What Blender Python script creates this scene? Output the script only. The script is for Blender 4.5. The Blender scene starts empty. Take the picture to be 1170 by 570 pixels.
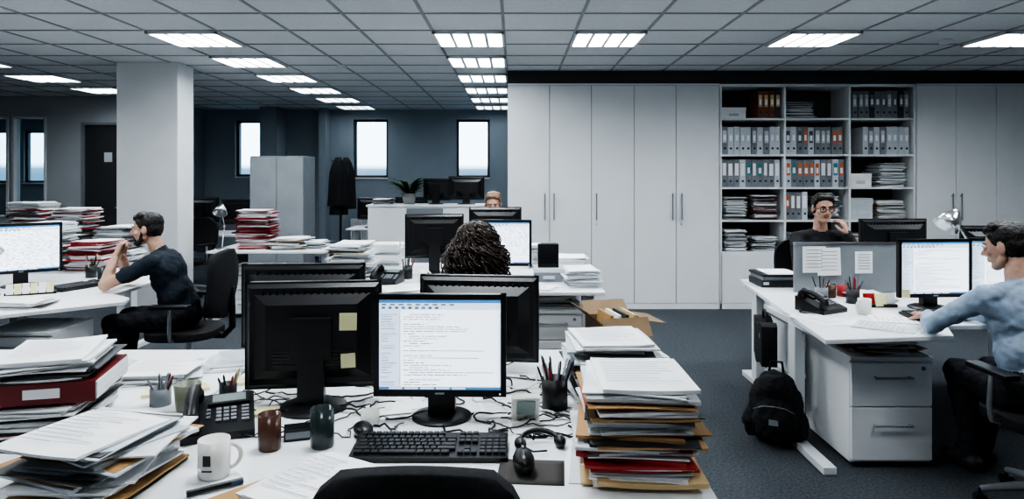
import bpy, math, random
import numpy as np
from mathutils import Vector, Matrix, Euler
R = random.Random(7)
D2R = math.radians
SC = bpy.context.scene
COL = SC.collection

# ------------------------------------------------------------ materials
MATS = {}
def mat(name, col, rough=.6, metal=0., var=.08, scale=6., bump=0., bscale=150., zs=1., emit=0., spec=.5, sub=0.):
    if name in MATS: return MATS[name]
    m = bpy.data.materials.new(name); m.use_nodes = True
    nt = m.node_tree; N = nt.nodes; L = nt.links
    b = N['Principled BSDF']
    tc = N.new('ShaderNodeTexCoord'); mp = N.new('ShaderNodeMapping')
    mp.inputs['Scale'].default_value = (1, 1, zs)
    L.new(tc.outputs['Object'], mp.inputs[0])
    no = N.new('ShaderNodeTexNoise'); no.inputs['Scale'].default_value = scale; no.inputs['Detail'].default_value = 4
    L.new(mp.outputs[0], no.inputs['Vector'])
    cr = N.new('ShaderNodeValToRGB')
    cr.color_ramp.elements[0].position = .3; cr.color_ramp.elements[1].position = .7
    cr.color_ramp.elements[0].color = tuple(max(0, c*(1-var)) for c in col) + (1,)
    cr.color_ramp.elements[1].color = tuple(min(1, c*(1+var)) for c in col) + (1,)
    L.new(no.outputs['Fac'], cr.inputs[0])
    L.new(cr.outputs[0], b.inputs['Base Color'])
    b.inputs['Roughness'].default_value = rough
    b.inputs['Metallic'].default_value = metal
    b.inputs['Specular IOR Level'].default_value = spec
    if sub:
        b.inputs['Subsurface Weight'].default_value = sub
        b.inputs['Subsurface Radius'].default_value = (.02, .008, .004)
    if emit:
        L.new(cr.outputs[0], b.inputs['Emission Color'])
        b.inputs['Emission Strength'].default_value = emit
    if bump:
        n2 = N.new('ShaderNodeTexNoise'); n2.inputs['Scale'].default_value = bscale
        L.new(mp.outputs[0], n2.inputs['Vector'])
        bp = N.new('ShaderNodeBump'); bp.inputs['Strength'].default_value = bump; bp.inputs['Distance'].default_value = .005
        L.new(n2.outputs['Fac'], bp.inputs['Height']); L.new(bp.outputs[0], b.inputs['Normal'])
    MATS[name] = m
    return m

M_ceil = mat('ceiling_tile', (.66,.69,.71), .95, var=.05, scale=60, bump=.3, bscale=120)
M_tbar = mat('ceiling_grid', (.27,.29,.31), .5)
M_wallb = mat('wall_paint_blue_grey', (.24,.29,.335), .85, var=.04, scale=3)
M_wall = mat('wall_paint_grey', (.40,.43,.455), .85, var=.04, scale=3)
M_col = mat('column_paint', (.70,.725,.74), .8, var=.03, scale=3)
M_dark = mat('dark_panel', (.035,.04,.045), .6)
M_carpet = mat('carpet', (.060,.071,.083), .95, var=.5, scale=70, bump=.8, bscale=400)
M_cab = mat('white_laminate', (.77,.795,.81), .42, var=.02, scale=3)
M_gap = mat('cabinet_carcass', (.20,.22,.24), .7)
M_desk = mat('desk_laminate', (.82,.84,.86), .35, var=.03, scale=4)
M_frame = mat('white_metal', (.70,.73,.75), .35, var=.02)
M_grey = mat('grey_metal', (.22,.24,.26), .45)
M_chrome = mat('brushed_steel', (.60,.62,.64), .28, 1.)
M_blk = mat('black_plastic', (.008,.009,.011), .38, var=.2, bump=.05, bscale=500)
M_blk2 = mat('matte_black', (.016,.018,.02), .6)
M_key = mat('key_plastic', (.022,.024,.027), .45)
M_fab = mat('black_fabric', (.010,.011,.014), .9, var=.4, scale=60, bump=.4, bscale=500)
M_paper = mat('paper', (.78,.80,.815), .8, var=.16, scale=3, zs=220)
M_paper2 = mat('paper_cool', (.54,.585,.62), .8, var=.2, scale=3, zs=220)
M_sheet = mat('paper_sheet', (.86,.875,.885), .8, var=.02)
M_kraft = mat('kraft_folder', (.42,.25,.11), .75, var=.12)
M_buff = mat('buff_folder', (.64,.47,.25), .75, var=.08)
M_red = mat('red_folder', (.36,.018,.02), .45, var=.1)
M_dred = mat('dark_red_folder', (.17,.014,.018), .5, var=.1)
M_bluef = mat('slate_folder', (.06,.09,.13), .5, var=.1)
M_bind = mat('binder_grey', (.20,.22,.24), .6, var=.2, scale=12)
M_ink = mat('printed_text', (.25,.27,.30), .8)
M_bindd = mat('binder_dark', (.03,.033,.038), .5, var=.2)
M_bindb = mat('binder_brown', (.18,.065,.03), .6)
M_teal = mat('teal_label', (.05,.26,.30), .6)
M_orange = mat('orange_label', (.65,.16,.05), .6)
M_yel = mat('sticky_note', (.80,.76,.45), .7, var=.05)
M_green = mat('leaf', (.02,.07,.02), .5, var=.3)
M_pot = mat('pot', (.3,.3,.3), .6)
M_mug = mat('mug_ceramic', (.80,.80,.76), .2, var=.02)
M_brown = mat('brown_ceramic', (.085,.04,.028), .25)
M_glassd = mat('dark_green_glaze', (.03,.045,.045), .15)
M_olive = mat('olive_cup', (.16,.17,.12), .4)
M_lcd = mat('phone_display', (.22,.27,.26), .3)
M_card = mat('cardboard', (.25,.17,.10), .85, var=.12)
M_skin = mat('skin', (.52,.32,.24), .5, var=.08, scale=14, sub=.08)
M_lip = mat('lips', (.36,.15,.12), .5)
M_eye = mat('eye_white', (.7,.7,.7), .2)
M_hair = mat('dark_hair', (.008,.006,.006), .5, var=.5, scale=70, bump=.8, bscale=120)
M_hairb = mat('brown_hair', (.030,.017,.012), .38, var=.7, scale=45)
M_hairl = mat('light_brown_hair', (.20,.12,.07), .5, var=.4, scale=70)
M_navy = mat('navy_shirt', (.010,.019,.031), .85, var=.2, scale=14, bump=.7, bscale=22)
M_blksh = mat('black_shirt', (.010,.011,.013), .85, var=.2, scale=14, bump=.5, bscale=22)
M_blush = mat('light_blue_shirt', (.30,.385,.49), .8, var=.16, scale=14, bump=1., bscale=18)
M_gsh = mat('grey_shirt', (.16,.17,.19), .8, bump=.5, bscale=22)
M_trs = mat('dark_trousers', (.012,.014,.02), .9, bump=.5, bscale=22)
M_scr = mat('screen_white', (.84,.91,1.), .4, var=.01, emit=1.0)
M_scrg = mat('screen_text', (.16,.20,.27), .4, var=.1, emit=.45)
M_scrl = mat('screen_panel', (.62,.75,.90), .4, var=.02, emit=.75)
M_scrb = mat('screen_bar', (.10,.27,.52), .4, var=.1, emit=.5)
M_scroff = mat('screen_off', (.006,.007,.009), .15)
M_lock = mat('grey_locker',(.30,.33,.35),.5)

def glass_mat():
    m = bpy.data.materials.new('window_glass'); m.use_nodes = True
    nt = m.node_tree; N = nt.nodes; L = nt.links
    N.remove(N['Principled BSDF'])
    t = N.new('ShaderNodeBsdfTransparent'); t.inputs[0].default_value = (.88,.95,.98,1)
    g = N.new('ShaderNodeBsdfGlossy'); g.inputs['Roughness'].default_value = .03
    mx = N.new('ShaderNodeMixShader'); mx.inputs[0].default_value = .05
    L.new(t.outputs[0], mx.inputs[1]); L.new(g.outputs[0], mx.inputs[2])
    L.new(mx.outputs[0], N['Material Output'].inputs[0])
    return m
M_glass = glass_mat()

# ------------------------------------------------------------ mesh builder
class MB:
    def __init__(s):
        s.v=[]; s.f=[]; s.mi=[]; s.sm=[]; s.mats=[]; s.T=Matrix.Identity(4)
    def slot(s, m):
        if m not in s.mats: s.mats.append(m)
        return s.mats.index(m)
    def add(s, vs, fs, m, smooth=False):
        o=len(s.v); k=s.slot(m)
        for p in vs: s.v.append(tuple(s.T @ Vector(p)))
        for f in fs: s.f.append(tuple(i+o for i in f)); s.mi.append(k); s.sm.append(smooth)
    def box(s, c, d, m, rot=(0,0,0)):
        r=Euler(rot).to_matrix(); c=Vector(c); vs=[]
        for x in(-.5,.5):
            for y in(-.5,.5):
                for z in(-.5,.5): vs.append(c + r@Vector((x*d[0],y*d[1],z*d[2])))
        s.add(vs,[(0,1,3,2),(4,6,7,5),(0,4,5,1),(2,3,7,6),(0,2,6,4),(1,5,7,3)],m)
    def bx(s, x0,x1,y0,y1,z0,z1,m):
        s.box(((x0+x1)/2,(y0+y1)/2,(z0+z1)/2),(x1-x0,y1-y0,z1-z0),m)
    def frust(s, y0,w0,h0,y1,w1,h1,zc,m,xc=0):
        vs=[]
        for y,w,h in((y0,w0,h0),(y1,w1,h1)):
            vs+=[(xc-w/2,y,zc-h/2),(xc+w/2,y,zc-h/2),(xc+w/2,y,zc+h/2),(xc-w/2,y,zc+h/2)]
        s.add(vs,[(0,1,2,3),(7,6,5,4),(0,4,5,1),(1,5,6,2),(2,6,7,3),(3,7,4,0)],m)
    def cyl(s,p0,p1,r0,m,r1=None,n=16,smooth=True):
        r1=r0 if r1 is None else r1
        p0=Vector(p0);p1=Vector(p1);d=(p1-p0).normalized()
        a=d.orthogonal().normalized();b=d.cross(a);vs=[]
        for p,r in((p0,r0),(p1,r1)):
            for i in range(n):
                t=2*math.pi*i/n; vs.append(p+a*r*math.cos(t)+b*r*math.sin(t))
        s.add(vs,[(i,(i+1)%n,n+(i+1)%n,n+i) for i in range(n)],m,smooth)
        s.add(vs[:n],[tuple(range(n))[::-1]],m); s.add(vs[n:],[tuple(range(n))],m)
    def tube(s,pts,r,m,n=6):
        pts=[Vector(p) for p in pts]; rs=r if isinstance(r,(list,tuple)) else [r]*len(pts)
        vs=[];a=None
        for i,p in enumerate(pts):
            d=(pts[min(i+1,len(pts)-1)]-pts[max(i-1,0)]).normalized()
            a=d.orthogonal().normalized() if a is None else (a-d*a.dot(d)).normalized()
            b=d.cross(a)
            for k in range(n):
                t=2*math.pi*k/n; vs.append(p+(a*math.cos(t)+b*math.sin(t))*rs[i])
        fs=[(i*n+k,i*n+(k+1)%n,(i+1)*n+(k+1)%n,(i+1)*n+k) for i in range(len(pts)-1) for k in range(n)]
        fs.append(tuple(range(n))[::-1]); fs.append(tuple((len(pts)-1)*n+k for k in range(n)))
        s.add(vs,fs,m,True)
    def ell(s,c,r,m,n=16,k=10,rot=None):
        vs=[];c=Vector(c)
        for i in range(k+1):
            ph=math.pi*i/k
            for j in range(n):
                t=2*math.pi*j/n
                q=Vector((r[0]*math.sin(ph)*math.cos(t),r[1]*math.sin(ph)*math.sin(t),r[2]*math.cos(ph)))
                if rot is not None: q=rot@q
                vs.append(c+q)
        s.add(vs,[(i*n+j,(i+1)*n+j,(i+1)*n+(j+1)%n,i*n+(j+1)%n) for i in range(k) for j in range(n)],m,True)
    def lathe(s,prof,m,c=(0,0,0),n=24):
        vs=[]
        for r,z in prof:
            for j in range(n):
                t=2*math.pi*j/n; vs.append((c[0]+r*math.cos(t),c[1]+r*math.sin(t),c[2]+z))
        s.add(vs,[(i*n+j,i*n+(j+1)%n,(i+1)*n+(j+1)%n,(i+1)*n+j) for i in range(len(prof)-1) for j in range(n)],m,True)
    def prism(s,pts,z0,z1,m):
        n=len(pts); vs=[(x,y,z0) for x,y in pts]+[(x,y,z1) for x,y in pts]
        s.add(vs,[tuple(range(n))[::-1],tuple(range(n,2*n))]+[(i,(i+1)%n,n+(i+1)%n,n+i) for i in range(n)],m)
    def slab(s,fn,off,nu,nv,m,smooth=True):
        vs=[]
        for k in(0,1):
            for i in range(nu+1):
                for j in range(nv+1):
                    p=Vector(fn(i/nu,j/nv)); vs.append(p+Vector(off)*k)
        W=nv+1;H=(nu+1)*W;fs=[]
        for i in range(nu):
            for j in range(nv):
                a=i*W+j; fs.append((a,a+1,a+W+1,a+W)); fs.append((H+a,H+a+W,H+a+W+1,H+a+1))
        for i in range(nu):
            a=i*W; fs.append((a,a+W,H+a+W,H+a)); a=i*W+nv; fs.append((a,H+a,H+a+W,a+W))
        for j in range(nv):
            a=j; fs.append((a,H+a,H+a+1,a+1)); a=nu*W+j; fs.append((a,a+1,H+a+1,H+a))
        s.add(vs,fs,m,smooth)
    def obj(s,name,loc=(0,0,0),rz=0,bevel=0,seg=2,parent=None,sub=0,rot=None):
        me=bpy.data.meshes.new(name); me.from_pydata(s.v,[],s.f); me.update()
        for m in s.mats: me.materials.append(m)
        me.polygons.foreach_set('material_index',s.mi); me.polygons.foreach_set('use_smooth',s.sm)
        import bmesh
        bm=bmesh.new(); bm.from_mesh(me); bmesh.ops.recalc_face_normals(bm,faces=bm.faces); bm.to_mesh(me); bm.free()
        ob=bpy.data.objects.new(name,me); COL.objects.link(ob)
        ob.location=loc; ob.rotation_euler=rot if rot else (0,0,rz)
        if bevel:
            b=ob.modifiers.new('bevel','BEVEL'); b.width=bevel; b.segments=seg; b.limit_method='ANGLE'; b.angle_limit=D2R(40)
        if parent: ob.parent=parent
        return ob

def Tm(loc=(0,0,0),rot=(0,0,0)):
    return Matrix.Translation(Vector(loc)) @ Euler(rot).to_matrix().to_4x4()

# ------------------------------------------------------------ room shell
CH=2.76
XL,XR,YF,YB,YC=-11.,6.6,-1.6,12.6,8.4
b=MB(); b.bx(XL-.1,XR+.1,YF-.1,13.2,-.1,0,M_carpet); b.obj('floor')
b=MB(); b.bx(XL-.1,XR+.1,YF-.1,13.2,CH,CH+.1,M_ceil); b.obj('ceiling')
b=MB()
x=-.69-.6*17
while x<XR:
    b.bx(x-.012,x+.012,YF,13,CH-.006,CH+.001,M_tbar); x+=.6
y=5.7-.6*12
while y<13:
    b.bx(XL,XR,y-.012,y+.012,CH-.006,CH+.0005,M_tbar); y+=.6
b.obj('trim_ceiling_grid')
def wall_x(name,x0,x1,y,t,m,holes=(),h=CH):
    b=MB(); cur=x0
    for (a,c,z0,z1) in sorted(holes):
        b.bx(cur,a,y,y+t,0,h,m)
        if z0>0: b.bx(a,c,y,y+t,0,z0,m)
        if z1<h: b.bx(a,c,y,y+t,z1,h,m)
        cur=c
    b.bx(cur,x1,y,y+t,0,h,m)
    return b.obj(name)
wins=[(-5.16,-4.60,1.52,2.56),(-2.98,-2.34,1.50,2.58),(-1.08,-.46,1.50,2.58)]
ow=[(-9.95,-9.5,1.4,2.4),(-9.35,-8.85,1.4,2.4),(-8.6,-8.0,1.4,2.4)]
wall_x('wall_back',-5.9,0.05,YB,.3,M_wallb,wins)
wall_x('wall_partition',XL,-5.8,10.5,.1,M_wall,[(-8.75,-7.78,.9,2.45),(-7.72,-7.2,.9,2.45),(-6.66,-5.9,0,2.36)])
wall_x('wall_outer',XL,-5.9,13.0,.2,M_wallb,ow)
wall_x('wall_cabinet_side',0.,XR+.1,YC,.1,M_wall)
wall_x('wall_front',XL,XR,YF-.1,.1,M_wall)
b=MB(); b.bx(-5.8,-5.72,10.5,YB,0,CH,M_wallb); b.obj('wall_recess')
b=MB(); b.bx(0,.1,YC,YB+.1,0,CH,M_wallb); b.obj('wall_return')
b=MB(); b.bx(XL-.1,XL,YF,13.2,0,CH,M_wall); b.obj('wall_left')
b=MB(); b.bx(XR,XR+.1,YF,YC+.1,0,CH,M_wall); b.obj('wall_right')
b=MB(); b.bx(-4.26,-3.60,7.3,7.66,0,CH,M_col); b.obj('structural_column',bevel=.01)
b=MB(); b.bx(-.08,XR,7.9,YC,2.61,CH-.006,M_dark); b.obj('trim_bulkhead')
b=MB(); b.bx(-5.7,0,YB-.015,YB,0,.09,M_dark); b.obj('baseboard_back')
b=MB(); b.bx(-4.5,-4.2,12.05,YB,0,CH,M_wallb); b.bx(-3.53,-3.4,12.3,YB,0,CH,M_wallb); b.obj('trim_wall_piers')
for i,(a,c,z0,z1) in enumerate(wins+ow):
    yy=YB+.08 if i<3 else 13.05
    b=MB(); t=.045
    b.bx(a,a+t,yy,yy+.06,z0,z1,M_dark); b.bx(c-t,c,yy,yy+.06,z0,z1,M_dark)
    b.bx(a,c,yy,yy+.06,z0,z0+t,M_dark); b.bx(a,c,yy,yy+.06,z1-t,z1,M_dark)
    b.bx(a,c,yy-.1,yy,z0-.02,z0+.005,M_frame)
    b.bx(a+t,c-t,yy+.03,yy+.036,z0+t,z1-t,M_glass)
    b.obj('window_%d'%(i+1))
for i,(a,c) in enumerate([(-8.75,-7.78),(-7.72,-7.2)]):
    b=MB(); t=.03
    b.bx(a,a+t,10.48,10.62,.9,2.45,M_frame); b.bx(c-t,c,10.48,10.62,.9,2.45,M_frame)
    b.bx(a,c,10.48,10.62,.9,.93,M_frame); b.bx(a,c,10.48,10.62,2.42,2.45,M_frame)
    b.bx(a+t,c-t,10.55,10.556,.93,2.42,M_glass); b.obj('window_%d'%(i+7))
b=MB(); b.bx(-6.62,-5.94,10.52,10.57,0,2.32,M_dark)
b.bx(-6.66,-6.62,10.48,10.6,0,2.36,M_grey); b.bx(-5.94,-5.9,10.48,10.6,0,2.36,M_grey); b.bx(-6.62,-5.94,10.48,10.6,2.32,2.36,M_grey)
b.bx(-6.32,-6.2,10.51,10.52,1.75,1.9,M_paper2); b.cyl((-6.0,10.45,1.05),(-6.12,10.45,1.05),.01,M_chrome); b.obj('door_1')

# ceiling lights
def clight(x,y,w):
    b=MB(); z=CH
    for a in(-.29,.29):
        b.bx(a-.01,a+.01,-.3,.3,-.03,-.006,M_frame); b.bx(-.3,.3,a-.01,a+.01,-.03,-.006,M_frame)
    for a in(-.145,0,.145): b.bx(a-.014,a+.014,-.28,.28,-.028,-.012,M_frame)
    for k in range(9): b.bx(-.28,.28,-.25+k*.0625-.002,-.25+k*.0625+.002,-.026,-.014,M_chrome)
    b.obj('ceiling_light',(x,y,z))
    l=bpy.data.lights.new('ceiling_light_lamp','AREA'); l.shape='SQUARE'; l.size=.55; l.energy=w; l.color=(.93,.97,1.)
    o=bpy.data.objects.new('ceiling_light_lamp',l); COL.objects.link(o); o.location=(x,y,z-.008)
W=30
for (x,y,w) in [(-5.79,6,W*.9),(-2.79,6,W*.9),(-.39,6,W*.9),(.81,6,W*.9),(2.61,6,W*.9),(4.41,6,W*.9),
  (-5.79,7.2,W*.55),(-2.79,7.2,W*.55),(-.39,7.2,W*.45),(-5.79,8.4,W*.5),(-2.79,8.4,W*.5),(-.39,8.4,W*.4),
  (-5.79,9.6,W*.45),(-2.79,9.6,W*.4),(-.39,9.6,W*.4),(-2.79,10.8,W*.3),(-.39,10.8,W*.3),(-2.79,12.0,W*.2),(-.39,12.0,W*.2),
  (-2.79,4.2,W),(-.39,4.2,W*.9),(2.61,4.2,W),(4.41,4.2,W*.8),(-5.79,4.2,W*.7),
  (-2.79,2.4,W),(-.39,2.4,W*1.1),(2.61,2.4,W*.9),(-.39,.6,W*.5),(-7.59,11.7,W*.6)]:
    clight(x,y,w)
b=MB(); b.lathe([(0,0),(.05,0),(.055,.02),(.055,.035)],M_frame); b.obj('smoke_detector',(3.85,6.1,CH-.035))
b=MB(); b.lathe([(0,0),(.05,0),(.055,.02),(.055,.035)],M_frame); b.obj('smoke_detector',(-1.9,7.5,CH-.035))

# ------------------------------------------------------------ cabinets and bookcase
def handle(b,x,z0=1.03,z1=1.34,y=7.9):
    b.cyl((x,y-.03,z0),(x,y-.03,z1),.008,M_grey,n=10)
    for z in(z0+.03,z1-.03): b.cyl((x,y-.03,z),(x,y,z),.006,M_grey,n=8)
def cupboard(x0,x1,edges,hx,locks=()):
    b=MB(); b.bx(x0+.004,x1,7.925,8.39,.0,2.6,M_bindd)
    b.bx(x0,x1,7.90,7.925,0,.065,M_cab); b.bx(x0,x1,7.90,7.925,2.59,2.61,M_cab)
    b.bx(x0,x0+.004,7.925,8.39,0,2.6,M_cab)
    for a,c in zip(edges[:-1],edges[1:]): b.bx(a+.004,c-.004,7.90,7.922,.07,2.585,M_cab)
    for h in hx: handle(b,h)
    for h in locks: b.cyl((h,7.9,.98),(h,7.893,.98),.012,M_chrome,n=12)
    b.obj('storage_cupboard')
cupboard(-.08,2.370,[-.08,.405,.89,1.385,1.87,2.370],[.35,.455,.945,1.825,1.93],[.95,1.93])
cupboard(4.65,XR-.02,[4.65,5.11,5.575,6.07,6.56],[5.06,5.16],[5.16])
b=MB(); bx=[2.388,3.13,3.88,4.63]; sz=[.66,1.03,1.41,1.79,2.21]
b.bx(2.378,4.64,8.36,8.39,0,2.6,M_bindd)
for x in bx: b.bx(x-.012,x+.012,7.9,8.36,.0,2.6,M_cab)
for z in sz: b.bx(2.38,4.635,7.905,8.36,z-.022,z,M_cab)
b.bx(2.378,4.64,7.9,8.36,2.575,2.605,M_cab); b.bx(2.378,4.64,7.9,8.36,0,.065,M_cab)
b.bx(2.38,4.635,7.93,8.36,.065,.638,M_gap)
for a,c in zip(bx[:-1],bx[1:]): b.bx(a+.004,c-.004,7.9,7.925,.07,.64,M_cab)
b.obj('bookcase')
def binders(x0,x1,z,cols,label,H=.325,w=.07):
    b=MB(); x=x0
    while x+w*.9<x1:
        ww=w*R.uniform(.88,1.06); h=H*R.uniform(.97,1.0); y=7.935+R.uniform(0,.02)
        m=R.choice(cols); b.bx(x,x+ww-.005,y,y+.28,z,z+h,m)
        lm=R.choice(label); b.bx(x+.012,x+ww-.015,y-.001,y+.001,z+h*.42,z+h*.86,lm)
        b.bx(x+.018,x+ww-.021,y-.002,y+.001,z+h*.5,z+h*.7,M_sheet)
        b.cyl((x+ww/2,y-.003,z+h*.22),(x+ww/2,y+.001,z+h*.22),.014,M_bindd,n=10)
        x+=ww
    b.obj('ring_binders',bevel=.002,seg=1)
G=[M_bind]
binders(2.83,3.10,2.21,[M_bindb,M_bindb,M_bindd],[M_buff,M_bindb]); binders(3.93,4.60,2.21,[M_bind,M_bind,M_bindd],[M_paper2,M_bind])
binders(2.41,3.11,1.79,[M_bind,M_paper2],[M_paper2]); binders(3.15,3.86,1.79,[M_bind,M_bind,M_paper2],[M_bluef,M_teal,M_orange,M_paper2])
binders(4.05,4.60,1.79,[M_bind,M_paper2],[M_paper2]); binders(2.41,3.11,1.41,G+[M_paper2],[M_teal,M_sheet])
binders(3.15,3.86,1.41,G+[M_paper2],[M_orange,M_teal,M_sheet,M_orange]); binders(3.15,3.45,1.03,[M_bind,M_paper2,M_sheet],[M_sheet,M_orange])

def stack(name,x,y,z,h,w=.215,d=.30,rz=0,mix=None,seed=0,jit=.010,rj=.07,plan=None,top=None,fine=1.):
    r=random.Random(seed+int(x*100)*3+int(y*100)); b=MB(); zc=0
    mix=mix or [(M_paper,6),(M_paper2,3),(M_kraft,1),(M_bindd,.8)]
    ms=[m for m,_ in mix]; ws=[k for _,k in mix]
    dx=dy=0
    while zc<h:
        m=r.choices(ms,ws)[0]; pap=m in(M_paper,M_paper2)
        t=(r.uniform(.0025,.012) if pap else r.uniform(.003,.006))*fine
        if plan:
            for (a,c,mm) in plan:
                if a<=zc<c and r.random()<.6: m=mm; t=r.uniform(.006,.016); pap=False
        ww=w*(r.uniform(.94,1.02) if pap else 1.06); dd=d*(r.uniform(.96,1.01) if pap else 1.03)
        dx=dx*.6+r.gauss(0,jit); dy=dy*.6+r.gauss(0,jit); a=r.gauss(0,rj)
        ex=r.gauss(0,.022) if r.random()<.18 else 0
        ca,sa=math.cos(a),math.sin(a); ph=r.uniform(0,6); am=r.uniform(0,.003); cu=[r.uniform(-.005,.005) for _ in range(4)]
        last=zc+t>=h
        if last: m=top or M_sheet
        def fn(u,v,zc=zc):
            X=(u-.5)*ww; Y=(v-.5)*dd
            cc=cu[(u>.5)*2+(v>.5)]*((abs(u-.5)*2)*(abs(v-.5)*2))**2
            return (dx+ex+X*ca-Y*sa, dy+X*sa+Y*ca, max(0,zc+am*math.sin(ph+u*4+v*3)+cc))
        b.slab(fn,(0,0,t*.86),4,4,m,False)
        zc+=t
    if top is None and h>.02 and y<4.5:
        zt=zc+.0042
        for k in range(10):
            yy=.38-k*.075; L=r.uniform(.35,.8)
            pts=[(dx+u*ca*w-v*sa*d,dy+u*sa*w+v*ca*d,zt) for (u,v) in((-.4,yy),(-.4+L,yy),(-.4+L,yy+.011),(-.4,yy+.011))]
            b.add(pts,[(0,1,2,3)],M_ink)
    return b.obj(name,(x,y,z),rz)
def box_obj(name,x,y,z,sx,sy,sz_,m,m2=None,rz=0):
    b=MB(); b.bx(-sx/2,sx/2,-sy/2,sy/2,0,sz_*.72,m); b.bx(-sx/2-.004,sx/2+.004,-sy/2-.004,sy/2+.004,sz_*.72,sz_,m2 or m)
    b.box((0,-sy/2-.002,sz_*.35),(sx*.4,.004,sz_*.25),M_paper2)
    return b.obj(name,(x,y,z),rz,bevel=.003)
box_obj('archive_box',2.56,8.12,2.21,.28,.3,.13,M_sheet)
box_obj('archive_box',4.04,8.12,1.41,.25,.3,.16,M_sheet)
box_obj('archive_box',4.05,8.12,1.03,.26,.3,.25,M_paper2)
mixd=[(M_paper,3),(M_bindd,2.5),(M_paper2,2)]
stack('paper_stack',3.34,8.12,2.21,.20,.32,.28,mix=mixd,seed=3)
stack('paper_stack',4.4,8.12,1.41,.28,.3,.28,mix=mixd,seed=5)
stack('paper_stack',2.58,8.12,1.03,.26,.25,.28,mix=mixd,seed=6); stack('paper_stack',2.92,8.12,1.03,.28,.27,.28,mix=[(M_paper,2),(M_bindd,2),(M_dred,1)],seed=7)
stack('paper_stack',2.58,8.12,.66,.24,.25,.28,mix=mixd,seed=8); stack('paper_stack',2.92,8.12,.66,.16,.27,.28,mix=mixd,seed=9)
stack('paper_stack',3.66,8.12,1.03,.26,.27,.28,mix=mixd,seed=10); stack('paper_stack',4.4,8.12,1.03,.22,.32,.28,seed=11)
stack('paper_stack',4.1,8.12,.66,.2,.3,.28,seed=12); stack('paper_stack',3.4,8.12,.66,.2,.3,.28,seed=13)

# ------------------------------------------------------------ furniture functions
def desk(name,pts,legs,z=.74,mod=None):
    b=MB(); b.prism(pts,z-.025,z,M_desk)
    for (x,y,L) in legs:
        b.bx(x-.03,x+.03,y-.05,y+.05,.04,z-.05,M_frame); b.bx(x-.035,x+.035,y-L/2,y+L/2,.0,.04,M_frame)
        b.bx(x-.025,x+.025,y-L/2+.02,y+L/2-.02,z-.06,z-.025,M_frame)
    if mod: b.bx(mod[0],mod[1],mod[2]-.01,mod[2]+.01,.3,z-.03,M_frame)
    return b.obj(name,bevel=.004)
def rect(x0,x1,y0,y1): return [(x0,y0),(x1,y0),(x1,y1),(x0,y1)]
def pedestal(x,y,rz=0,w=.44,d=.55,h=.58,n=3,z=0):
    b=MB(); b.bx(-w/2,w/2,0.02,d,.03,h,M_cab)
    b.bx(-w/2-.002,w/2+.002,0.0,d,h,h+.02,M_cab)
    hh=(h-.05)/n
    hs=[hh]*n if n!=2 else [(h-.05)*.45,(h-.05)*.55]
    zz=.045
    for k in hs[::-1]:
        b.bx(-w/2+.003,w/2-.003,0,.019,zz,zz+k-.008,M_cab)
        zc=zz+k*.66; b.cyl((-.10,-.025,zc),(.10,-.025,zc),.006,M_grey,n=8)
        for a in(-.09,.09): b.cyl((a,-.025,zc),(a,0,zc),.005,M_grey,n=8)
        zz+=k
    b.cyl((w/2-.05,0,h-.04),(w/2-.05,-.005,h-.04),.011,M_grey,n=10)
    for a in(-1,1):
        for c in(.06,d-.06): b.cyl((a*(w/2-.05)-.012,c,.018),(a*(w/2-.05)+.012,c,.018),.018,M_blk,n=10)
    return b.obj('drawer_pedestal',(x,y,z),rz,bevel=.004)
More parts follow.
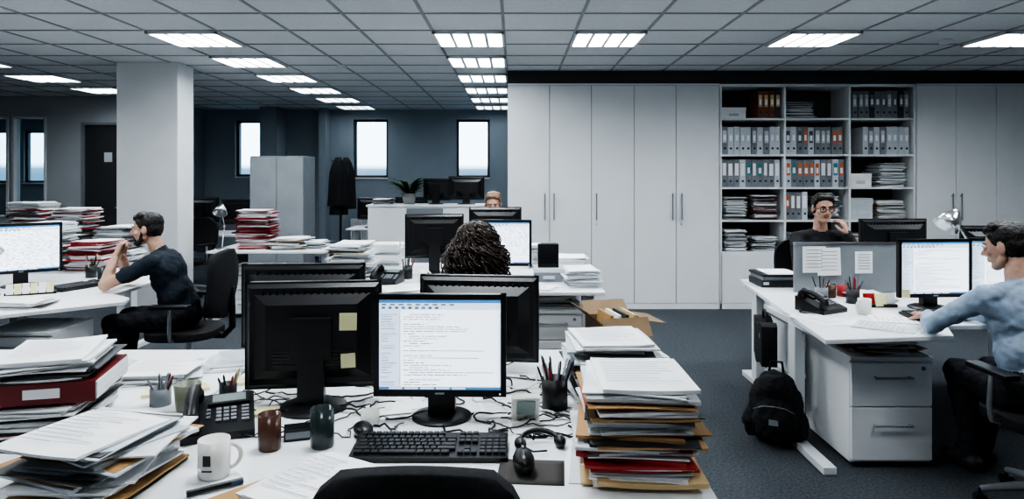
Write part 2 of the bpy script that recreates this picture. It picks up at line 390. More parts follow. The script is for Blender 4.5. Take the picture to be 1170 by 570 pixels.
def monitor(x,y,rz,w=.45,h=.34,bot=.10,z=.74,scr=None,seed=1,notes=(),base=.24):
    r=random.Random(seed); b=MB(); zc=bot+h/2; bz=.018
    b.bx(-w/2,w/2,-.018,.012,bot,bot+bz*1.2,M_blk); b.bx(-w/2,w/2,-.018,.012,bot+h-bz,bot+h,M_blk)
    b.bx(-w/2,-w/2+bz,-.018,.012,bot,bot+h,M_blk); b.bx(w/2-bz,w/2,-.018,.012,bot,bot+h,M_blk)
    b.bx(-w/2+.01,w/2-.01,-.012,.012,bot+.01,bot+h-.01,M_scroff)
    x0,x1,z0,z1=-w/2+bz,w/2-bz,bot+bz*1.2,bot+h-bz
    if scr:
        y0=-.0125
        def e(a,c,d,f,m,k=1):
            b.box((x0+(a+c)/2*(x1-x0),y0-.0006*k,z0+(d+f)/2*(z1-z0)),((c-a)*(x1-x0),.0006,(f-d)*(z1-z0)),m)
        e(0,1,0,1,M_scr,0); e(0,1,.962,1,M_scrb); e(0,1,.885,.962,M_scrl); e(0,1,0,.032,M_scrb)
        e(0,.17,.032,.885,M_scrl); e(.17,.174,.032,.885,M_scrg); e(.985,1,.032,.885,M_scrl)
        zz=.865
        nrow=31
        for k in range(nrow):
            if scr=='doc':
                if r.random()<.88:
                    c=.20+(.05 if r.random()<.3 else 0); end=c+r.uniform(.15,.72)*r.choice([1,1,.45])
                    while c<end:
                        wd=r.uniform(.02,.09); e(c,min(c+wd,end+.01,.97),zz-.008,zz,M_scrg,2); c+=wd+.012
            else:
                c=.19
                while c<.95:
                    wd=r.uniform(.04,.10)
                    if r.random()<.8: e(c,min(c+wd*.8,.98),zz-.008,zz,M_scrg,2)
                    c+=wd+.025
                if k%2: e(.18,.98,zz-.0185,zz-.0165,M_scrl,1.5)
            if r.random()<.85: e(.015,r.uniform(.06,.15),zz-.007,zz,M_scrg,2)
            zz-=.0268
        for k in range(9): e(.02+k*.07,.06+k*.07,.935,.953,M_scrg,2); e(.02+k*.055,.05+k*.055,.895,.922,M_scrb if k%3==0 else M_scrg,2)
        for k in range(5): e(.08+k*.13,.19+k*.13,.006,.026,M_scrl,2)
    b.frust(.012,w-.012,h-.012,.028,w-.04,h-.04,zc,M_blk)
    b.frust(.028,w-.07,h-.08,.055,w-.16,h-.15,zc,M_blk)
    for k in range(5): b.bx(-w*.28,w*.28,.054,.057,zc-.05-k*.012,zc-.045-k*.012,M_scroff)
    for k in range(16): b.bx(-w*.4+k*w*.05,-w*.4+k*w*.05+.008,.027,.0305,bot+h-.045,bot+h-.03,M_scroff)
    b.bx(-.045,.045,.03,.075,.012,zc,M_blk); b.bx(-.07,.07,.05,.08,zc-.07,zc+.07,M_blk)
    b.lathe([(0,.02),(.03,.02),(base/2-.02,.014),(base/2,.006),(base/2,0)],M_blk,(0,.04,0),32)
    for (nx,nz,s,yy) in notes: b.box((nx,yy,nz),(s,.0015,s),M_yel,(0.05,R.uniform(-.1,.1),0))
    if scr: b.cyl((w/2-.02,-.0185,bot+.01),(w/2-.02,-.0195,bot+.01),.003,M_scrl,n=8)
    b.box((0,-.0185,bot+.011),(.03,.001,.006),M_chrome)
    return b.obj('computer_monitor',(x,y,z),rz,bevel=.003)
def keyboard(x,y,z,rz=0):
    b=MB(); b.T=Tm((0,0,.006),(D2R(4),0,0))
    b.bx(-.225,.225,-.08,.08,0,.016,M_blk)
    for row in range(6):
        cy=.062-row*.0225-(0.004 if row else 0)
        cx=-.214
        ks=[.0165]*15
        if row==5: ks=[.024,.02,.02,.105,.02,.02,.02,.024]
        if row==1: ks=[.0165]*13+[.036]
        if row==2: ks=[.026]+[.0165]*12+[.026]
        if row==3: ks=[.031]+[.0165]*11+[.041]
        if row==4: ks=[.04]+[.0165]*10+[.052]
        if row==0: ks=[.0165,.0001]+[.0165]*12
        for w in ks:
            if w>.001: b.box((cx+w/2,cy,.020),(w,.0165,.009),M_key)
            cx+=w+.0028
        for k in range(3):
            if row in(0,1,2,5) or (row==4 and k==1): b.box((.082+k*.0193+.008,cy,.020),(.0165,.0165,.009),M_key)
        for k in range(4):
            if row: b.box((.145+k*.0193+.008,cy,.020),(.0165,.0165,.009),M_key)
    return b.obj('keyboard',(x,y,z),rz,bevel=.0015,seg=1)
def phone(x,y,z,rz=0):
    b=MB(); w=.105
    vs=[(-w,-.1,0),(w,-.1,0),(w,.1,0),(-w,.1,0),(-w,-.1,.025),(w,-.1,.025),(w,.1,.085),(-w,.1,.085)]
    b.add(vs,[(0,3,2,1),(4,5,6,7),(0,1,5,4),(1,2,6,5),(2,3,7,6),(3,0,4,7)],M_blk)
    sl=math.atan2(.06,.2); b.T=Tm((0,0,.055),(sl,0,0))
    b.box((.03,.06,.006),(.125,.055,.012),M_blk); b.box((.03,.06,.0125),(.1,.04,.002),M_lcd)
    for i in range(4):
        for j in range(3): b.box((.0+j*.022,.012-i*.019,.004),(.016,.012,.007),M_grey)
    for i in range(5): b.box((.078,.015-i*.017,.004),(.022,.010,.006),M_grey)
    for i in range(3): b.box((-.03,.012-i*.019,.004),(.012,.01,.005),M_grey)
    pts=[(-.072,.085,.02),(-.072,.07,.042),(-.072,.03,.052),(-.072,-.03,.052),(-.072,-.07,.042),(-.072,-.085,.02)]
    b.tube(pts,[.022,.022,.015,.015,.022,.023],M_blk,12)
    b.cyl((-.072,.08,.005),(-.072,.08,.03),.027,M_blk); b.cyl((-.072,-.08,.005),(-.072,-.08,.03),.027,M_blk)
    b.T=Matrix.Identity(4)
    cp=[]
    for i in range(110):
        t=i/110; px=-.1-.08*math.sin(t*math.pi); py=-.09+.15*t
        cp.append((px+.007*math.cos(i*1.3),py,.012+.007*math.sin(i*1.3)))
    b.tube(cp,.0022,M_blk,5)
    return b.obj('desk_phone',(x,y,z),rz,bevel=.003)
def mug(x,y,z,m,r=.04,h=.1,handle=True,rz=0,taper=1.,name='coffee_mug',logo=False):
    b=MB(); b.lathe([(0,0),(r*.9*taper,0),(r*taper,.006),(r,h),(r*.9,h),(r*.9*taper,.012),(0,.012)],m)
    if handle:
        b.tube([(r*.95+.028*math.sin(t)*1.0,0,h*.5+.032*math.cos(t)) for t in [i*math.pi/10 for i in range(11)]],.006,m,8)
    if logo:
        b.T=Matrix.Rotation(-rz,4,'Z'); b.box((-.002,-r*.985,h*.55),(.020,.002,.028),M_bindd); b.box((-.002,-r*.985,h*.28),(.026,.002,.004),M_bindd)
    return b.obj(name,(x,y,z),rz)
def pencup(x,y,z,m=M_blk,r=.04,h=.1,n=12,seed=1,tall=.08):
    q=random.Random(seed); b=MB(); b.lathe([(0,0),(r,0),(r,h),(r*.92,h),(r*.92,.005),(0,.005)],m)
    for i in range(n):
        a=q.uniform(0,6.28); s=q.uniform(.1,.7)*r; t=q.uniform(.9,1.5)*r
        p0=Vector((s*math.cos(a)*.5,s*math.sin(a)*.5,.01)); p1=Vector((t*math.cos(a),t*math.sin(a),h+q.uniform(.02,tall)))
        mm=q.choice([M_blk,M_blk,M_red,M_bluef,M_buff,M_chrome,M_grey,M_bindd]); b.cyl(p0,p1,.004,mm,n=7)
        b.cyl(p1,p1+(p1-p0).normalized()*.01,.004,mm,.001,n=7)
    return b.obj('pen_holder',(x,y,z))
def chair(x,y,rz,arms=True,hb=.99,bw=.235):
    b=MB()
    for k in range(5):
        a=2*math.pi*k/5+.3; c,s=math.cos(a),math.sin(a)
        b.tube([(0,0,.12),(c*.15,s*.15,.105),(c*.29,s*.29,.075)],[.03,.022,.015],M_grey,8)
        b.cyl((c*.29-s*.02,s*.29+c*.02,.028),(c*.29+s*.02,s*.29-c*.02,.028),.028,M_blk,n=14)
        b.cyl((c*.29,s*.29,.04),(c*.29,s*.29,.08),.01,M_blk,n=8)
    b.cyl((0,0,.1),(0,0,.3),.028,M_blk); b.cyl((0,0,.3),(0,0,.41),.018,M_chrome); b.box((0,0,.41),(.2,.24,.03),M_blk)
    def seat(u,v):
        X=(u-.5);Y=(v-.5); k=1-.25*(abs(Y)*2)**4
        return (X*.5*k,Y*.48*(1-.2*(abs(X)*2)**4)+.02,.405)
    b.slab(seat,(0,0,.05),10,10,M_fab)
    def back(u,v):
        X=(u-.5)*2; k=1-.30*abs(2*v-1)**5
        return (X*bw*k,-.265+.05*X*X-.05*math.sin(v*3.0)*.6-.04*v,.53+v*(hb-.53)-.03*X*X*(1 if v>.5 else -1)*abs(2*v-1))
    b.slab(back,(0,.045,0),10,12,M_fab)
    b.tube([(0,-.05,.40),(0,-.25,.40),(0,-.31,.46),(0,-.31,.75)],[.02,.025,.025,.018],M_blk,8)
    if arms:
        for sgn in(-1,1):
            b.tube([(sgn*.2,0,.41),(sgn*.29,0,.43),(sgn*.30,0,.5),(sgn*.29,.0,.645)],.014,M_chrome,8)
            b.slab(lambda u,v: (sgn*.29+(u-.5)*.07,-.13+v*.26,.645),(0,0,.025),4,6,M_blk)
    return b.obj('office_chair',(x,y,0),rz,bevel=.012)
def desk_lamp(x,y,z,rz=0,m=M_chrome,s=1.):
    b=MB(); b.T=Matrix.Scale(s,4)
    b.lathe([(0,.018),(.06,.018),(.08,.01),(.08,0),(0,0)],m)
    b.tube([(0,0,.015),(0,0,.04),(.09,0,.22)],.006,m,8); b.tube([(.09,0,.22),(-.04,0,.42)],.006,m,8)
    b.ell((.09,0,.22),(.014,.014,.014),m,10,6); b.ell((-.04,0,.42),(.014,.014,.014),m,10,6)
    b.T=Matrix.Scale(s,4)@Tm((-.04,0,.42),(0,D2R(40),0))
    b.lathe([(0,.03),(.02,.03),(.03,.01),(.05,-.02),(.068,-.07),(.064,-.07),(.045,-.02),(0,0)],m)
    b.ell((0,0,-.03),(.022,.022,.028),M_mug,10,8)
    return b.obj('desk_lamp',(x,y,z),rz)
def sheets(name,x,y,z,rz,n=3,w=.21,d=.297,seed=0,m=None,spread=.03):
    q=random.Random(seed+17); b=MB()
    for i in range(n):
        a=q.gauss(0,.15); dx=q.gauss(0,spread); dy=q.gauss(0,spread); ca,sa=math.cos(a),math.sin(a); mm=m or (M_sheet if q.random()<.75 else M_paper2)
        b.slab(lambda u,v:(dx+((u-.5)*ca*w-(v-.5)*sa*d),dy+((u-.5)*sa*w+(v-.5)*ca*d),i*.002+.0008*math.sin(u*3+v*4)+.0008),(0,0,.001),5,5,mm,False)
        for k in range(9 if m is None else 0):
            yy=.38-k*.085; L=q.uniform(.3,.8); X0=-.4
            pts=[]
            for (u,v) in((X0,yy),(X0+L,yy),(X0+L,yy+.012),(X0,yy+.012)): pts.append((dx+u*ca*w-v*sa*d,dy+u*sa*w+v*ca*d,i*.002+.0038))
            if i==n-1: b.add(pts,[(0,1,2,3)],M_ink)
    return b.obj(name,(x,y,z),rz)

# ------------------------------------------------------------ right desk cluster
ZD=.74
desk('workstation_desk',[(1.53,3.36),(2.22,3.45),(2.33,3.68),(3.7,3.74),(3.7,4.72),(1.68,4.72)],[(1.63,3.95,.85),(3.6,4.2,.7)])
desk('workstation_desk',[(1.68,4.74),(3.7,4.74),(3.7,5.32),(1.76,5.32)],[(1.80,5.05,.5),(3.6,5.1,.5)])
pedestal(1.99,3.6,0,.43,.56,.57,2)
stack('paper_stack',1.98,3.86,.592,.06,.3,.34,mix=[(M_paper,3),(M_bindd,1),(M_kraft,1.2)],seed=21,jit=.02,rj=.15)
b=MB(); b.bx(1.93,2.69,4.70,4.73,.745,1.075,M_grey); b.bx(1.93,2.69,4.695,4.735,1.070,1.085,M_chrome)
for (x,z,w,h) in [(2.06,.97,.16,.18),(2.16,.955,.16,.19),(2.40,.95,.12,.15)]:
    b.box((x,4.694-(.003 if x>2.1 and x<2.3 else 0),z),(w,.003,h),M_sheet,(0,R.uniform(-.04,.04),0))
    for k in range(6): b.box((x,4.689,z+h*.36-k*h*.13),(w*.7,.001,.004),M_ink)
b.obj('desk_divider')
phone(1.83,4.08,ZD,D2R(28)); mug(2.04,3.98,ZD,M_mug,.037,.09,True,D2R(200))
pencup(2.14,4.32,ZD,M_bindd,.04,.09,10,5); pencup(2.00,4.45,ZD,M_grey,.04,.08,6,8); mug(2.09,4.52,ZD,M_brown,.035,.09,False,name='tumbler'); mug(2.20,4.58,ZD,M_red,.035,.07,False,name='tumbler')
sheets('loose_papers',1.98,3.66,ZD,.9,3,seed=2); sheets('loose_papers',2.16,3.80,ZD,1.2,3,seed=3); sheets('loose_papers',1.75,3.72,ZD,.3,1,seed=5)
stack('paper_stack',2.34,4.50,ZD,.03,seed=15)
monitor(2.53,4.12,D2R(4),.46,.35,.075,scr='doc',seed=4,notes=[(-.19,.1,.05,-.0195)])
monitor(2.98,4.12,D2R(-24),.42,.35,.075,scr='doc',seed=6)
keyboard(2.44,3.87,ZD,D2R(5))
b=MB()
for (x,y,a,m) in [(2.24,4.18,.2,M_yel),(2.3,4.2,-.2,M_sheet),(2.18,4.2,.1,M_red)]: b.box((x,y,ZD+.045),(.07,.012,.075),m,(-.2,0,a))
b.bx(2.14,2.34,4.17,4.24,ZD,ZD+.02,M_blk); b.obj('card_holder')
b=MB(); b.bx(-.15,.15,-.14,.14,0,.05,M_blk); b.bx(-.14,.14,-.13,.13,.05,.075,M_grey); b.bx(-.15,.15,-.14,.14,.078,.095,M_blk)
b.bx(-.11,.11,-.16,.1,.096,.104,M_sheet); b.bx(-.14,-.1,-.141,-.139,.02,.04,M_chrome); b.obj('printer',(1.93,5.05,ZD),0,bevel=.006)
monitor(2.78,5.02,D2R(183),.5,.33,.16,scr=None); monitor(3.5,5.0,D2R(175),.45,.33,.11,scr=None)
desk_lamp(3.00,4.60,ZD,D2R(10),s=1.28); desk_lamp(3.30,4.55,ZD,D2R(190),s=1.1)
stack('paper_stack',3.45,4.3,ZD,.2,seed=31)
b=MB(); b.bx(1.72,1.735,4.1,4.65,.16,.6,M_frame); b.bx(1.70,1.8,4.2,4.5,.3,.32,M_frame); b.obj('cable_tray')
stack('paper_stack',1.95,5.08,.0,.2,.1,.3,mix=mixd,seed=33)
# ------------------------------------------------------------ woman's cluster
desk('workstation_desk',rect(-1.42,.63,4.72,5.5),[(-1.32,5.1,.7),(.53,5.1,.7)],mod=(-1.3,.5,5.48))
desk('workstation_desk',rect(-1.42,.63,5.52,6.3),[(-1.32,5.9,.7),(.53,5.9,.7)])
pedestal(.27,4.78,0,.4,.55,.58,3)
stack('paper_stack',.27,5.0,.602,.07,.3,.3,seed=42)
monitor(-.10,5.2,D2R(-3),.46,.35,.12,scr='table',seed=9)
monitor(-.66,5.62,D2R(186),.48,.36,.13,scr=None); monitor(-.17,6.0,D2R(180),.46,.35,.18,scr=None)
box_obj('document_tray',.26,5.3,ZD,.22,.25,.098,M_grey,M_paper2)
b=MB(); b.bx(-.08,.08,-.05,.05,0,.18,M_blk); b.bx(-.07,.07,-.053,-.05,.03,.17,M_scroff); b.bx(-.06,.06,-.04,.04,.18,.19,M_grey); b.obj('desk_speaker',(.26,5.3,ZD+.098),0,bevel=.006)
stack('paper_stack',.5,5.05,ZD,.12,.22,.30,seed=51,jit=.014,rj=.1,mix=[(M_paper,6),(M_paper2,3),(M_bindd,1)]); stack('paper_stack',.42,5.75,ZD,.12,.3,.32,seed=52)
stack('paper_stack',-1.22,5.2,ZD,.3,.25,.32,seed=53,jit=.018,rj=.12); stack('paper_stack',-1.22,4.88,ZD,.05,.3,.22,seed=54,jit=.02,rj=.15)
phone(-.96,5.12,ZD,D2R(-10)); sheets('loose_papers',-.80,4.88,ZD,.2,4,seed=55); sheets('loose_papers',.15,4.92,ZD,1.2,4,seed=56)
mug(-.70,5.2,ZD,M_mug,.035,.09); pencup(-.84,5.35,ZD,M_blk,.04,.1,8,3); keyboard(-.25,4.9,ZD,0)
b=MB()
for k in range(3): b.bx(-.16,.16,-.12,.12,k*.09,k*.09+.006,M_frame); b.bx(-.14,.14,-.11,.1,k*.09+.006,k*.09+.045,M_paper); 
for sx in(-.157,.157):
    for sy in(-.115,.115): b.bx(sx-.004,sx+.004,sy-.004,sy+.004,0,.27,M_frame)
b.obj('letter_tray',(-1.12,5.85,ZD)); stack('paper_stack',.25,6.05,ZD,.2,seed=58)
box_obj('archive_box',-1.1,6.15,ZD,.3,.2,.2,M_sheet)
b=MB(); b.bx(-1.85,-.4,8.6,9.05,0,1.15,M_cab); b.bx(-1.87,-.38,8.58,9.07,1.15,1.175,M_cab)
for k in range(3): b.bx(-1.84+k*.48,-1.38+k*.48,8.585,8.6,.05,1.13,M_gap if k==1 else M_cab)
b.obj('low_cabinet',bevel=.003)
monitor(-.62,8.8,D2R(180),.46,.3,.06,z=1.175); monitor(-1.0,8.8,D2R(170),.36,.28,.05,z=1.175,base=.2)
stack('paper_stack',-1.7,8.8,1.175,.07,seed=61,mix=mixd)
def plant(x,y,z):
    q=random.Random(3); b=MB(); b.lathe([(0,0),(.07,0),(.095,.14),(.085,.14),(.08,.12),(0,.12)],M_pot)
    for i in range(64):
        a=q.uniform(0,6.28); L=q.uniform(.22,.46); up=q.uniform(.25,1.15); w=q.uniform(.016,.032)
        c,s=math.cos(a),math.sin(a)
        def fn(u,v):
            rr=L*u*math.cos(up*(1-.7*u)); zz=.12+L*u*math.sin(up)*(1.3-.75*u); ww=w*math.sin(math.pi*min(.98,u*.9+.08))*(v-.5)*2
            return (c*rr-s*ww,s*rr+c*ww,zz)
        b.slab(fn,(0,0,.001),6,2,M_green)
    return b.obj('potted_plant',(x,y,z))
plant(-1.36,8.8,1.175)
b=MB(); b.bx(-3.33,-2.66,8.6,9.1,0,1.79,M_grey); b.bx(-3.33,-3.0,8.585,8.6,.03,1.77,M_lock); b.bx(-2.99,-2.66,8.585,8.6,.03,1.77,M_lock)
b.cyl((-3.03,8.57,.85),(-3.03,8.57,1.0),.008,M_chrome,n=8); b.obj('metal_locker',bevel=.004)
desk('workstation_desk',rect(-3.28,-2.02,7.25,8.05),[(-3.2,7.65,.7),(-2.12,7.65,.7)])
pedestal(-2.90,7.42,0,.5,.5,.52,3)
stack('folder_stack',-2.86,7.6,ZD,.42,.33,.3,mix=[(M_paper,2),(M_red,2),(M_dred,2),(M_paper2,1)],seed=71,jit=.012)
stack('paper_stack',-2.48,7.55,ZD,.12,.32,.3,seed=72,jit=.02,rj=.15); stack('paper_stack',-2.20,7.6,ZD,.08,.2,.3,seed=73,jit=.02,rj=.15)
desk_lamp(-3.17,7.40,ZD,D2R(100),s=1.1)
desk('workstation_desk',rect(-5.2,-3.6,9.2,10.0),[(-5.1,9.6,.7),(-3.7,9.6,.7)])
monitor(-4.4,9.6,D2R(175),.5,.35,.15); monitor(-3.85,9.6,D2R(190),.5,.35,.12); stack('paper_stack',-4.95,9.6,ZD,.35,seed=75)
chair(-4.2,8.8,D2R(160))
b=MB()
b.cyl((0,0,0),(0,0,1.85),.018,M_blk,n=10); b.lathe([(0,.03),(.2,.02),(.22,0)],M_blk)
for k in range(4):
    a=k*1.57+.4; b.tube([(0,0,1.72),(.1*math.cos(a),.1*math.sin(a),1.74),(.14*math.cos(a),.14*math.sin(a),1.80)],.009,M_blk,6)
for (a,ly,W_,m) in [(.4,.85,.11,M_fab),(2.2,.95,.10,M_bindd),(4.4,.8,.12,M_fab)]:
    cx,cy=.09*math.cos(a),.09*math.sin(a)
    def fn(u,v):
        t=u*2*math.pi; wv=1+.16*math.sin(t*5+v*2)
        rr=(.035+W_*min(1,v*3.2)**.7*.75+.03*v)*wv
        return (cx+rr*math.cos(t),cy+rr*math.sin(t)*.7,1.84-v*ly)
    b.slab(fn,(0,0,.002),30,10,m)
b.obj('coat_stand',(-2.88,11.3,0))
b=MB()
for k in range(14): b.bx(-3.0+k*.045,-2.965+k*.045,12.48,12.56,.15,.75,M_frame)
b.bx(-3.0,-2.38,12.5,12.54,.16,.2,M_frame); b.bx(-3.0,-2.38,12.5,12.54,.70,.74,M_frame); b.cyl((-2.98,12.52,0),(-2.98,12.52,.2),.012,M_frame); b.obj('radiator',bevel=.006)
desk('workstation_desk',rect(-2.55,-1.3,10.3,11.0),[(-2.45,10.65,.6),(-1.4,10.65,.6)])
monitor(-2.2,10.6,D2R(170),.5,.35,.12); monitor(-1.6,10.6,D2R(190),.5,.35,.12)

# ------------------------------------------------------------ left man's desk and the desk behind it
desk('workstation_desk',[(-4.7,3.6),(-3.1,3.85),(-2.5,4.38),(-2.55,4.52),(-2.74,4.66),(-2.76,5.62),(-4.7,5.62)],[(-3.45,4.75,1.2),(-4.6,4.6,1.2)])
pedestal(-3.02,4.12,0,.44,.42,.58,3)
monitor(-3.58,4.95,D2R(38),.50,.36,.1,scr='table',seed=12)
keyboard(-3.12,4.95,ZD,D2R(70)); stack('paper_stack',-3.05,4.2,ZD,.045,.3,.24,seed=81,jit=.02,rj=.2); sheets('loose_papers',-3.40,4.28,ZD,.5,5,seed=82,spread=.05)
desk_lamp(-3.52,4.58,ZD,D2R(150),M_chrome,.8)
b=MB()
for i in range(6): b.box((-.12+i*.045,0,.045),(.04,.01,.07),M_yel if i%2 else M_sheet,(-.25,0,0))
b.bx(-.15,.14,-.01,.03,0,.02,M_blk); b.obj('card_holder',(-3.27,4.62,ZD),D2R(30))
mug(-3.2,5.3,ZD,M_glassd,.035,.1); pencup(-3.35,5.4,ZD,M_blk,.04,.1,10,9)
desk('workstation_desk',rect(-5.2,-3.3,5.66,6.5),[(-5.1,6.05,.7),(-3.4,6.05,.7)])
rm=[(M_paper,5),(M_red,.8),(M_dred,1),(M_paper2,3),(M_bindd,1.4)]
stack('folder_stack',-3.60,5.86,ZD,.25,.27,.3,mix=[(M_paper,3),(M_red,2),(M_dred,2),(M_paper2,2)],seed=91,jit=.014,fine=1.5); stack('paper_stack',-3.97,5.86,ZD,.40,.27,.27,seed=92,jit=.014,rj=.08)
stack('folder_stack',-4.03,6.30,ZD,.5,.28,.28,mix=rm,seed=93,jit=.014); stack('paper_stack',-4.42,6.3,ZD,.56,.28,.28,seed=94,jit=.014,rj=.08,mix=rm)
stack('paper_stack',-3.64,6.28,ZD,.34,.27,.26,seed=95,jit=.014,mix=mixd)
monitor(-4.6,5.85,D2R(160),.5,.36,.15)
b=MB(); b.lathe([(0,0),(.14,0),(.17,.1),(.14,.24),(.06,.32),(0,.33)],M_fab); b.tube([(-.08,0,.28),(-.05,0,.38),(.05,0,.38),(.08,0,.28)],.01,M_fab,6); b.obj('shoulder_bag',(-1.66,5.3,0))

# ------------------------------------------------------------ foreground desk cluster
desk('workstation_desk',rect(-1.11,.51,1.5,2.33),[(-1.03,1.9,.75),(.43,1.9,.75)])
desk('workstation_desk',rect(-1.11,.51,2.34,3.17),[(-1.03,2.76,.75),(.43,2.76,.75)],mod=(-1.0,.4,2.38))
desk('workstation_desk',rect(-2.73,-1.12,1.5,2.33),[(-2.65,1.9,.75),(-1.2,1.9,.75)])
desk('workstation_desk',rect(-2.73,-1.12,2.34,3.17),[(-2.65,2.76,.75),(-1.2,2.76,.75)])
monitor(-.245,2.25,D2R(-1),.435,.335,.085,scr='doc',seed=2,base=.2)
monitor(-.71,2.42,D2R(186),.47,.375,.06,notes=[(-.125,.300,.060,.0575),(-.125,.165,.050,.0575)])
monitor(-.87,2.82,D2R(183),.50,.34,.105,seed=3)
monitor(-.145,2.80,D2R(174),.49,.35,.05,notes=[(.17,.1,.06,.033)])
keyboard(-.245,2.0,ZD,0)
b=MB(); b.slab(lambda u,v:((u-.5)*.18,(v-.5)*.15,.0),(0,0,.003),6,6,mat('mouse_pad_cloth',(.06,.055,.05),.8)); b.obj('mouse_pad',(.045,1.86,ZD+.0005),D2R(-4))
b=MB(); b.ell((0,0,.006),(.030,.052,.03),M_blk,20,14); b.box((0,.02,.035),(.006,.016,.006),M_grey); b.obj('computer_mouse',(.025,1.86,ZD+.026),D2R(8))
phone(-.94,2.17,ZD,D2R(22))
mug(-.81,1.84,ZD,M_mug,.041,.1,True,D2R(20),logo=True)
mug(-.725,2.02,ZD,M_brown,.033,.105,False,name='tumbler'); mug(-.575,2.04,ZD,M_glassd,.035,.115,False,name='tumbler')
mug(-.47,2.22,ZD,M_mug,.03,.045,False,name='tape_roll'); mug(-1.13,2.36,ZD,M_olive,.045,.09,False,name='plastic_cup',taper=.85)
pencup(-1.25,2.41,ZD,M_grey,.035,.06,7,31,.04); pencup(.14,2.38,ZD,M_blk,.045,.105,20,12); pencup(-1.02,2.43,ZD,M_bindd,.03,.07,6,14,.04)
sheets('loose_papers',-.60,1.70,ZD,D2R(-30),1,.26,.34,seed=105,m=M_kraft); stack('paper_stack',-.52,1.76,ZD+.004,.022,.21,.297,D2R(-24),mix=[(M_paper,1)],seed=101,fine=.5,jit=.006)
stack('folder_stack',.335,1.92,ZD,.245,.265,.31,D2R(-3),mix=[(M_paper,7),(M_buff,1.3),(M_kraft,2),(M_bindd,2),(M_dred,1),(M_paper2,3)],seed=111,jit=.011,rj=.08,plan=[(0,.025,M_buff),(.03,.07,M_red),(.12,.135,M_kraft),(.2,.21,M_red)])
stack('paper_stack',.36,2.56,ZD,.205,.27,.31,D2R(6),mix=[(M_paper,6),(M_kraft,1.2),(M_bindd,1.8),(M_paper2,3)],seed=112,jit=.016,rj=.1)
stack('paper_stack',-1.10,1.82,ZD,.135,.28,.30,D2R(-14),mix=[(M_paper,6),(M_kraft,.8),(M_bindd,1.6),(M_paper2,4),(M_red,.4)],seed=113,jit=.014,rj=.12,plan=[(0,.02,M_kraft)])
stack('paper_stack',-1.49,2.20,ZD,.10,.27,.32,D2R(10),mix=[(M_paper,5),(M_bindd,3),(M_paper2,3),(M_dred,1)],seed=114,jit=.012,rj=.1)
b=MB(); b.bx(-.145,.145,-.16,.16,0,.065,M_dred); b.bx(-.14,.15,-.155,.155,.006,.059,M_paper); b.bx(-.147,-.141,-.08,.08,.01,.055,M_sheet); b.box((.0,-.162,.033),(.1,.003,.03),M_sheet); b.obj('lever_arch_file',(-1.47,2.22,ZD+.115),D2R(14),bevel=.003)
stack('paper_stack',-1.49,2.22,ZD+.182,.065,.25,.32,D2R(20),mix=[(M_paper,5),(M_buff,1.5),(M_bindd,1)],seed=115,rj=.12)
stack('paper_stack',-1.45,2.75,ZD,.04,.28,.24,D2R(10),seed=116,jit=.014,rj=.12); stack('paper_stack',-1.84,2.85,ZD,.04,.24,.3,D2R(-15),seed=117,jit=.014,rj=.12)
sheets('loose_papers',-1.20,2.98,ZD,.3,4,seed=118,spread=.03); stack('paper_stack',-1.95,2.25,ZD,.2,seed=119)
for (x,y,a) in [(-1.33,2.52,.3),(-1.08,2.66,-.1),(-.84,2.32,.2),(-1.20,2.58,.6)]:
    b=MB(); b.box((0,0,.006),(.075,.075,.012),M_yel); b.obj('sticky_note_pad',(x,y,ZD),a)
b=MB(); b.T=Tm((0,0,.05),(D2R(-65),0,0)); b.bx(-.045,.045,-.05,.055,-.012,.012,M_mug); b.bx(-.03,.03,-.01,.045,.012,.014,M_grey)
b.T=Tm((0,0,.062),(D2R(25),0,0)); b.box((0,-.022,.004),(.06,.006,.05),M_lcd)
for i in range(3):
    for j in range(2): b.box((-.022+i*.022,-.026,-.035-j*.013),(.014,.006,.008),M_grey)
b.T=Matrix.Identity(4); b.bx(-.045,.045,-.03,.06,0,.012,M_mug); b.obj('calculator',(.035,2.23,ZD),D2R(5),bevel=.003)
b=MB(); b.tube([(.06*math.cos(t),.045*math.sin(t),.015+.02*math.sin(t)) for t in [i*math.pi/12 for i in range(13)]],.008,M_blk,8)
b.ell((.06,-.005,.018),(.018,.028,.018),M_blk); b.ell((-.06,-.005,.018),(.018,.028,.018),M_blk); b.tube([(-.06,-.01,.015),(-.03,-.05,.01),(.01,-.055,.012)],.003,M_blk,6); b.obj('headset',(.075,2.03,ZD),D2R(10))
b=MB(); b.cyl((-.065,0,.009),(.04,0,.009),.008,M_blk,n=10); b.cyl((.04,0,.009),(.07,0,.009),.0085,M_bluef,n=10); b.obj('marker_pen',(-.77,1.75,ZD+.001),D2R(35))
b=MB(); b.ell((0,0,.022),(.03,.05,.02),M_blk); b.obj('computer_mouse',(-.47,2.12,ZD),.4)
b=MB(); b.bx(-.05,.05,-.03,.03,0,.035,M_blk); b.bx(-.045,.045,-.031,-.03,.008,.028,M_grey); b.obj('usb_hub',(-.66,2.11,ZD),.3,bevel=.004)
q=random.Random(5); b=MB()
for k in range(44):
    x0,y0=q.uniform(-.95,.25),q.uniform(2.08,2.75); a=q.uniform(0,6.28); pts=[]
    for i in range(26):
        pts.append((x0,y0,.0045+.012*abs(math.sin(i*.5+k))*(i%9>3))); a+=q.gauss(.05,.33); x0+=.02*math.cos(a); y0+=.014*math.sin(a)
        x0=min(max(x0,-1.05),.2); y0=min(max(y0,2.1),3.0)
    b.tube(pts,q.choice([.0028,.0022,.0035]),M_blk if k%6 else M_mug,5)
b.obj('cables',(0,0,ZD))
